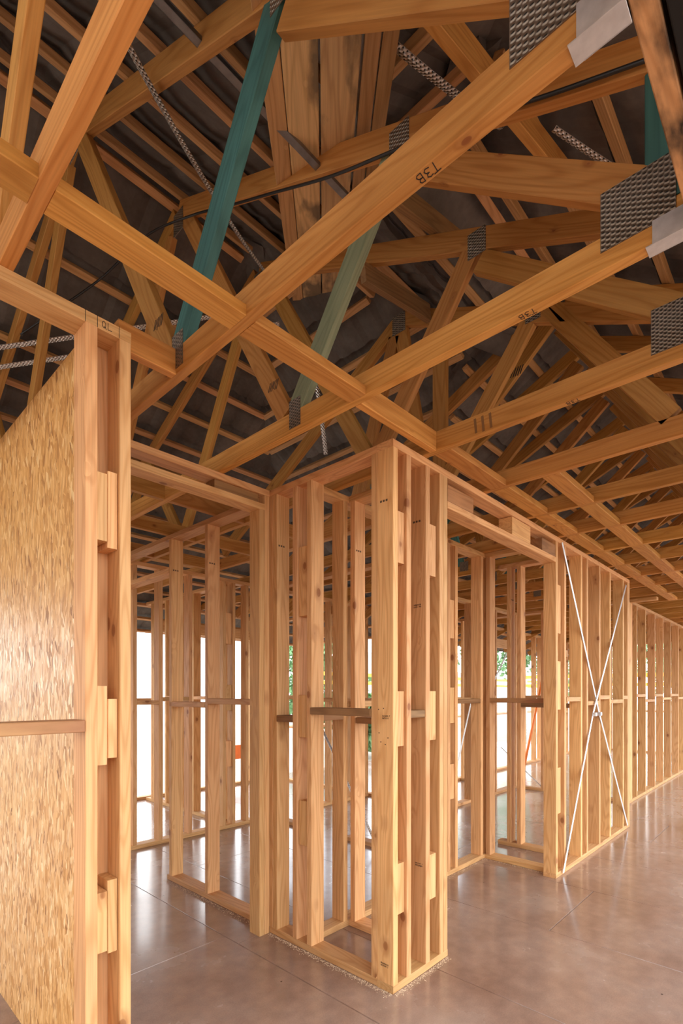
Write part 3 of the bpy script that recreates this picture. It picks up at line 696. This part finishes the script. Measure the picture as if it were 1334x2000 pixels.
# ------------------------------------------------------------------ sawdust beside the plates
def sawdust(label, p0, p1, side, n, spread=.05):
    v = []; f = []; p0 = Vector(p0); p1 = Vector(p1); side = Vector(side)
    for i in range(n):
        c = p0.lerp(p1, random.random()) + side*abs(random.gauss(0, spread)); s_ = random.uniform(.0006, .0020); a = random.random()*6.28
        dx = Vector((math.cos(a), math.sin(a), 0))*s_*random.uniform(1, 2.2); dy = Vector((-math.sin(a), math.cos(a), 0))*s_*.6
        k = len(v); z = Vector((0, 0, .0004)); h = Vector((0, 0, s_*.8))
        v += [c-dx-dy+z, c+dx-dy+z, c+dx+dy+z, c-dx+dy+z, c+h+z]
        f += [(k, k+1, k+4), (k+1, k+2, k+4), (k+2, k+3, k+4), (k+3, k, k+4)]
    o = mesh_obj('sawdust', v, f, M['dust']); tag(o, label, 'sawdust', kind='stuff')
sawdust('pale sawdust along the foot of the front wall frame', (nibX-.003, YW, 0), (nibX-.003, 2.2, 0), (-1, 0, 0), 1100, .014)
sawdust('pale sawdust along the foot of the corner post frame', (nibX, YW-.003, 0), (2.23, YW-.003, 0), (0, -1, 0), 480, .014)
sawdust('sawdust beside the pale plate in the doorway', (1.797, 2.3, 0), (1.797, 3.37, 0), (-1, 0, 0), 600, .02)
sawdust('sawdust in the niche left of the braced wall', (3.757, 1.46, 0), (3.757, 1.94, 0), (-1, 0, 0), 250, .015)
sawdust('sawdust at the foot of the cross wall', (2.3, 1.942, 0), (3.75, 1.942, 0), (0, -1, 0), 400, .015)

# ------------------------------------------------------------------ bracing inside the far rooms
p = tube('steel_prop', [(9.2, 3.6, 1.72), (8.3, 3.6, .0)], .022, M['orange']); tag(p, 'orange steel prop leaning inside the far room beyond the niche', 'prop')
def fs(a, b, label): tag(strap('punched_strap', a, b, .03, (0, -1, 0), M['strap']), label, 'strap', 'wall bracing straps in the far rooms')
fs((3.352, 2.74, .05), (3.352, 3.6, 1.3), 'bracing strap seen through the slot left of the corner post')
fs((5.02, 3.045, .05), (5.6, 3.045, 1.35), 'bracing strap low in the middle room, seen right of the box')
fs((6.845, 2.72, .06), (6.845, 3.3, .55), 'bracing strap at floor level behind the niche')
fs((6.5, 3.045, 1.85), (6.1, 3.045, 1.45), 'upper bracing strap in the middle room')

# ------------------------------------------------------------------ outside
def tree(x, y, h, rad, label, seed):
    rnd = random.Random(seed)
    r = thing('tree', label, 'tree', (x, y, -.45), 'trees beyond the building site')
    tube('trunk', [(x, y, -.45), (x+.1, y, h*.35), (x+.05, y+.1, h*.7)], .14, M['bark'], r)
    v = []; f = []
    blobs = [(rnd.gauss(0, rad*.45), rnd.gauss(0, rad*.45), rnd.uniform(h*.3, h*.95), rnd.uniform(.35, .6)*rad) for _ in range(14)]
    for bx_, by_, bz_, br in blobs:
        for _ in range(260):
            d = Vector((rnd.gauss(0, 1), rnd.gauss(0, 1), rnd.gauss(0, 1))).normalized()*br*rnd.uniform(.6, 1.05)
            c = Vector((bx_, by_, bz_))+d; e = Vector((rnd.gauss(0, 1), rnd.gauss(0, 1), rnd.gauss(0, 1))).normalized()*.13; g_ = e.cross(Vector((rnd.gauss(0, 1), rnd.gauss(0, 1), rnd.gauss(0, 1)))).normalized()*.07
            k = len(v); v += [c-e, c+g_, c+e, c-g_]; f.append((k, k+1, k+2, k+3))
    mesh_obj('crown', v, f, M['leaf'], r)
tree(13.5, 14.0, 3.6, 1.6, 'green tree outside, seen just right of the front corner box', 1)
tree(21.0, 9.5, 6.5, 2.4, 'tall green tree outside, seen through the niche', 2)
tree(30.0, 9.0, 5.5, 2.4, 'green tree outside, seen between the braced studs', 3)
tree(36.0, 6.2, 5.0, 2.2, 'green tree outside beyond the long corridor wall', 4)
tree(10.6, 9.5, 1.7, .7, 'low green tree outside behind the slot of the corner box', 5)
sc = thing('scaffold', 'yellow edge boards and galvanised scaffold tubes along the far side of the house', 'scaffold', (0, 8.2, -.45))
for k in range(8):
    x = 7.4+2.1*k; tube('standard', [(x, 8.2, -.45), (x, 8.2, 1.95)], .024, M['galv'], sc)
for z, mm in ((1.72, 'yellow'), (1.52, 'yellow')): box('edge_board', (7.4, 22.1), (8.16, 8.18), (z, z+.085), 'x', M[mm], sc)
for z in (.9,): tube('ledger', [(7.4, 8.23, z), (22.1, 8.23, z)], .024, M['galv'], sc)
box('deck', (7.4, 22.1), (8.25, 8.8), (.55, .59), 'x', M['weather'], sc)
sc = thing('scaffold', 'yellow edge board on scaffold tubes beyond the far right end of the house', 'scaffold', (15, 0, -.45))
for k in range(5):
    y = -2+2.1*k; tube('standard', [(15, y, -.45), (15, y, 2.0)], .024, M['galv'], sc)
box('edge_board', (14.96, 14.98), (-2, 6.4), (1.74, 1.84), 'y', M['yellow'], sc)
box('edge_board', (14.96, 14.98), (-2, 6.4), (1.50, 1.58), 'y', M['yellow'], sc)
h_ = thing('neighbouring_house', 'white weatherboard house outside behind the scaffold', 'house', (22, 16, -.45))
bm = bmesh.new(); bbox_bm(19, 27, 15, 21, -.45, 2.2)
for k in range(17): bbox_bm(18.97, 27.03, 14.97, 14.999, -.4+k*.15, -.27+k*.15)
o = mesh_obj('wall', [], [], M['white'], h_, loc=(-22, -16, .45)); bm.to_mesh(o.data); bm.free()
mesh_obj('roof', [(18.6-22, 14.6-16, 2.6), (27.4-22, 14.6-16, 2.6), (27.4-22, 21.4-16, 2.6), (18.6-22, 21.4-16, 2.6), (20.5-22, 18-16, 4.0), (25.5-22, 18-16, 4.0)], [(0, 1, 5, 4), (1, 2, 5), (2, 3, 4, 5), (3, 0, 4), (0, 3, 2, 1)], M['roofred'], h_)

# ------------------------------------------------------------------ raking boards under the hip, printed marks
def rake(p0, p1, label, tint):
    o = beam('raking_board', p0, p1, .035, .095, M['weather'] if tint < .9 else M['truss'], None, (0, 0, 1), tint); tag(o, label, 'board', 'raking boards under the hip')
rake((1.18, .8, 3.245), (2.34, .8, 3.585), 'wide raking board under the hip, passing behind the second top chord', .95)
rake((1.66, 1.3, 3.41), (2.44, 1.3, 3.60), 'dark raking board under the hip, between the second and third top chords', .8)
rake((1.98, 1.7, 3.47), (2.58, 1.7, 3.585), 'short raking board behind the third top chord, above the apex plate', .85)
def yz(u, v, X):
    a = YAW; k = (u-667.)/996.; r0 = math.cos(a)+k*math.sin(a); r1 = math.sin(a)-k*math.cos(a); d = X/r0
    return d*r1, 1.32-(v-1353.5)*d/996.
M['smudge'] = flat('brown_smudge', (.20, .095, .03), .8)
def hatch(tr, X, cy, cz, n, gap, ln, w, slant=.4, mat=None):
    strokes('ink_mark', [[(i_*gap, random.uniform(-.004, .004)), (i_*gap+slant*ln, ln)] for i_ in range(n)], (X-.0002, cy+n*gap/2, cz-ln/2), (0, -1, 0), (0, 0, 1), (-1, 0, 0), tr, w, mat=mat)
hatch(trusses[1], TR[1], 1.77, 2.68, 6, .011, .035, .004)
hatch(trusses[2], TR[2], 1.775, 2.69, 6, .011, .035, .004)
hatch(trusses[5], TR[5], 1.44, 3.40, 7, .016, .05, .007)
hatch(trusses[3], TR[3], 1.03, 2.478, 3, .035, .060, .011, -.1, M['smudge'])
def stamp(root, org, e, nrm, rows=2, n=9, sz=.006):
    pl = []
    for rr in range(rows):
        for i_ in range(n):
            if random.random() < .15: continue
            x = i_*sz*.8; y = -rr*sz*1.7; pl.append([(x, y), (x, y+sz)]); 
            if random.random() < .7: pl.append([(x, y+sz*random.choice((0, .5, 1))), (x+sz*.5, y+sz*random.choice((0, .5, 1)))])
    strokes('grade_stamp', pl, org, e, (0, 0, 1), nrm, root, .0011)
fr = [o for o in COL.objects if o.type == 'EMPTY' and 'front corner post, over' in o.get('label', '')][0]
stamp(fr, (nibX-.0004, YW+.068, .115), (0, -1, 0), (-1, 0, 0)); stamp(fr, (nibX-.0004, YW+.06, 1.215), (0, -1, 0), (-1, 0, 0))
stamp(fr, (2.04-.0004, YW+.06, .50), (0, -1, 0), (-1, 0, 0)); stamp(fr, (2.04-.0004, YW+.068, 1.74), (0, -1, 0), (-1, 0, 0))
for i_, (y, z) in enumerate(((.083, 1.245), (.055, 1.25), (.08, 1.14), (.07, 1.10), (.045, 1.09), (.03, 1.12))):
    squares('nail_head', (nibX-.0004, YW+y, z), (0, -1, 0), (0, 0, 1), (-1, 0, 0), fr, n=1, s=.003)

bar = thing('safety_barrier', 'small orange barrier outside, low behind the doorway studs', 'barrier', (4.85, 6.7, -.45))
box('rail', (4.55, 5.2), (6.68, 6.72), (.28, .50), 'x', M['orange'], bar)
for x in (4.62, 5.13): box('leg', (x-.02, x+.02), (6.66, 6.74), (-.45, .28), 'z', M['orange'], bar)
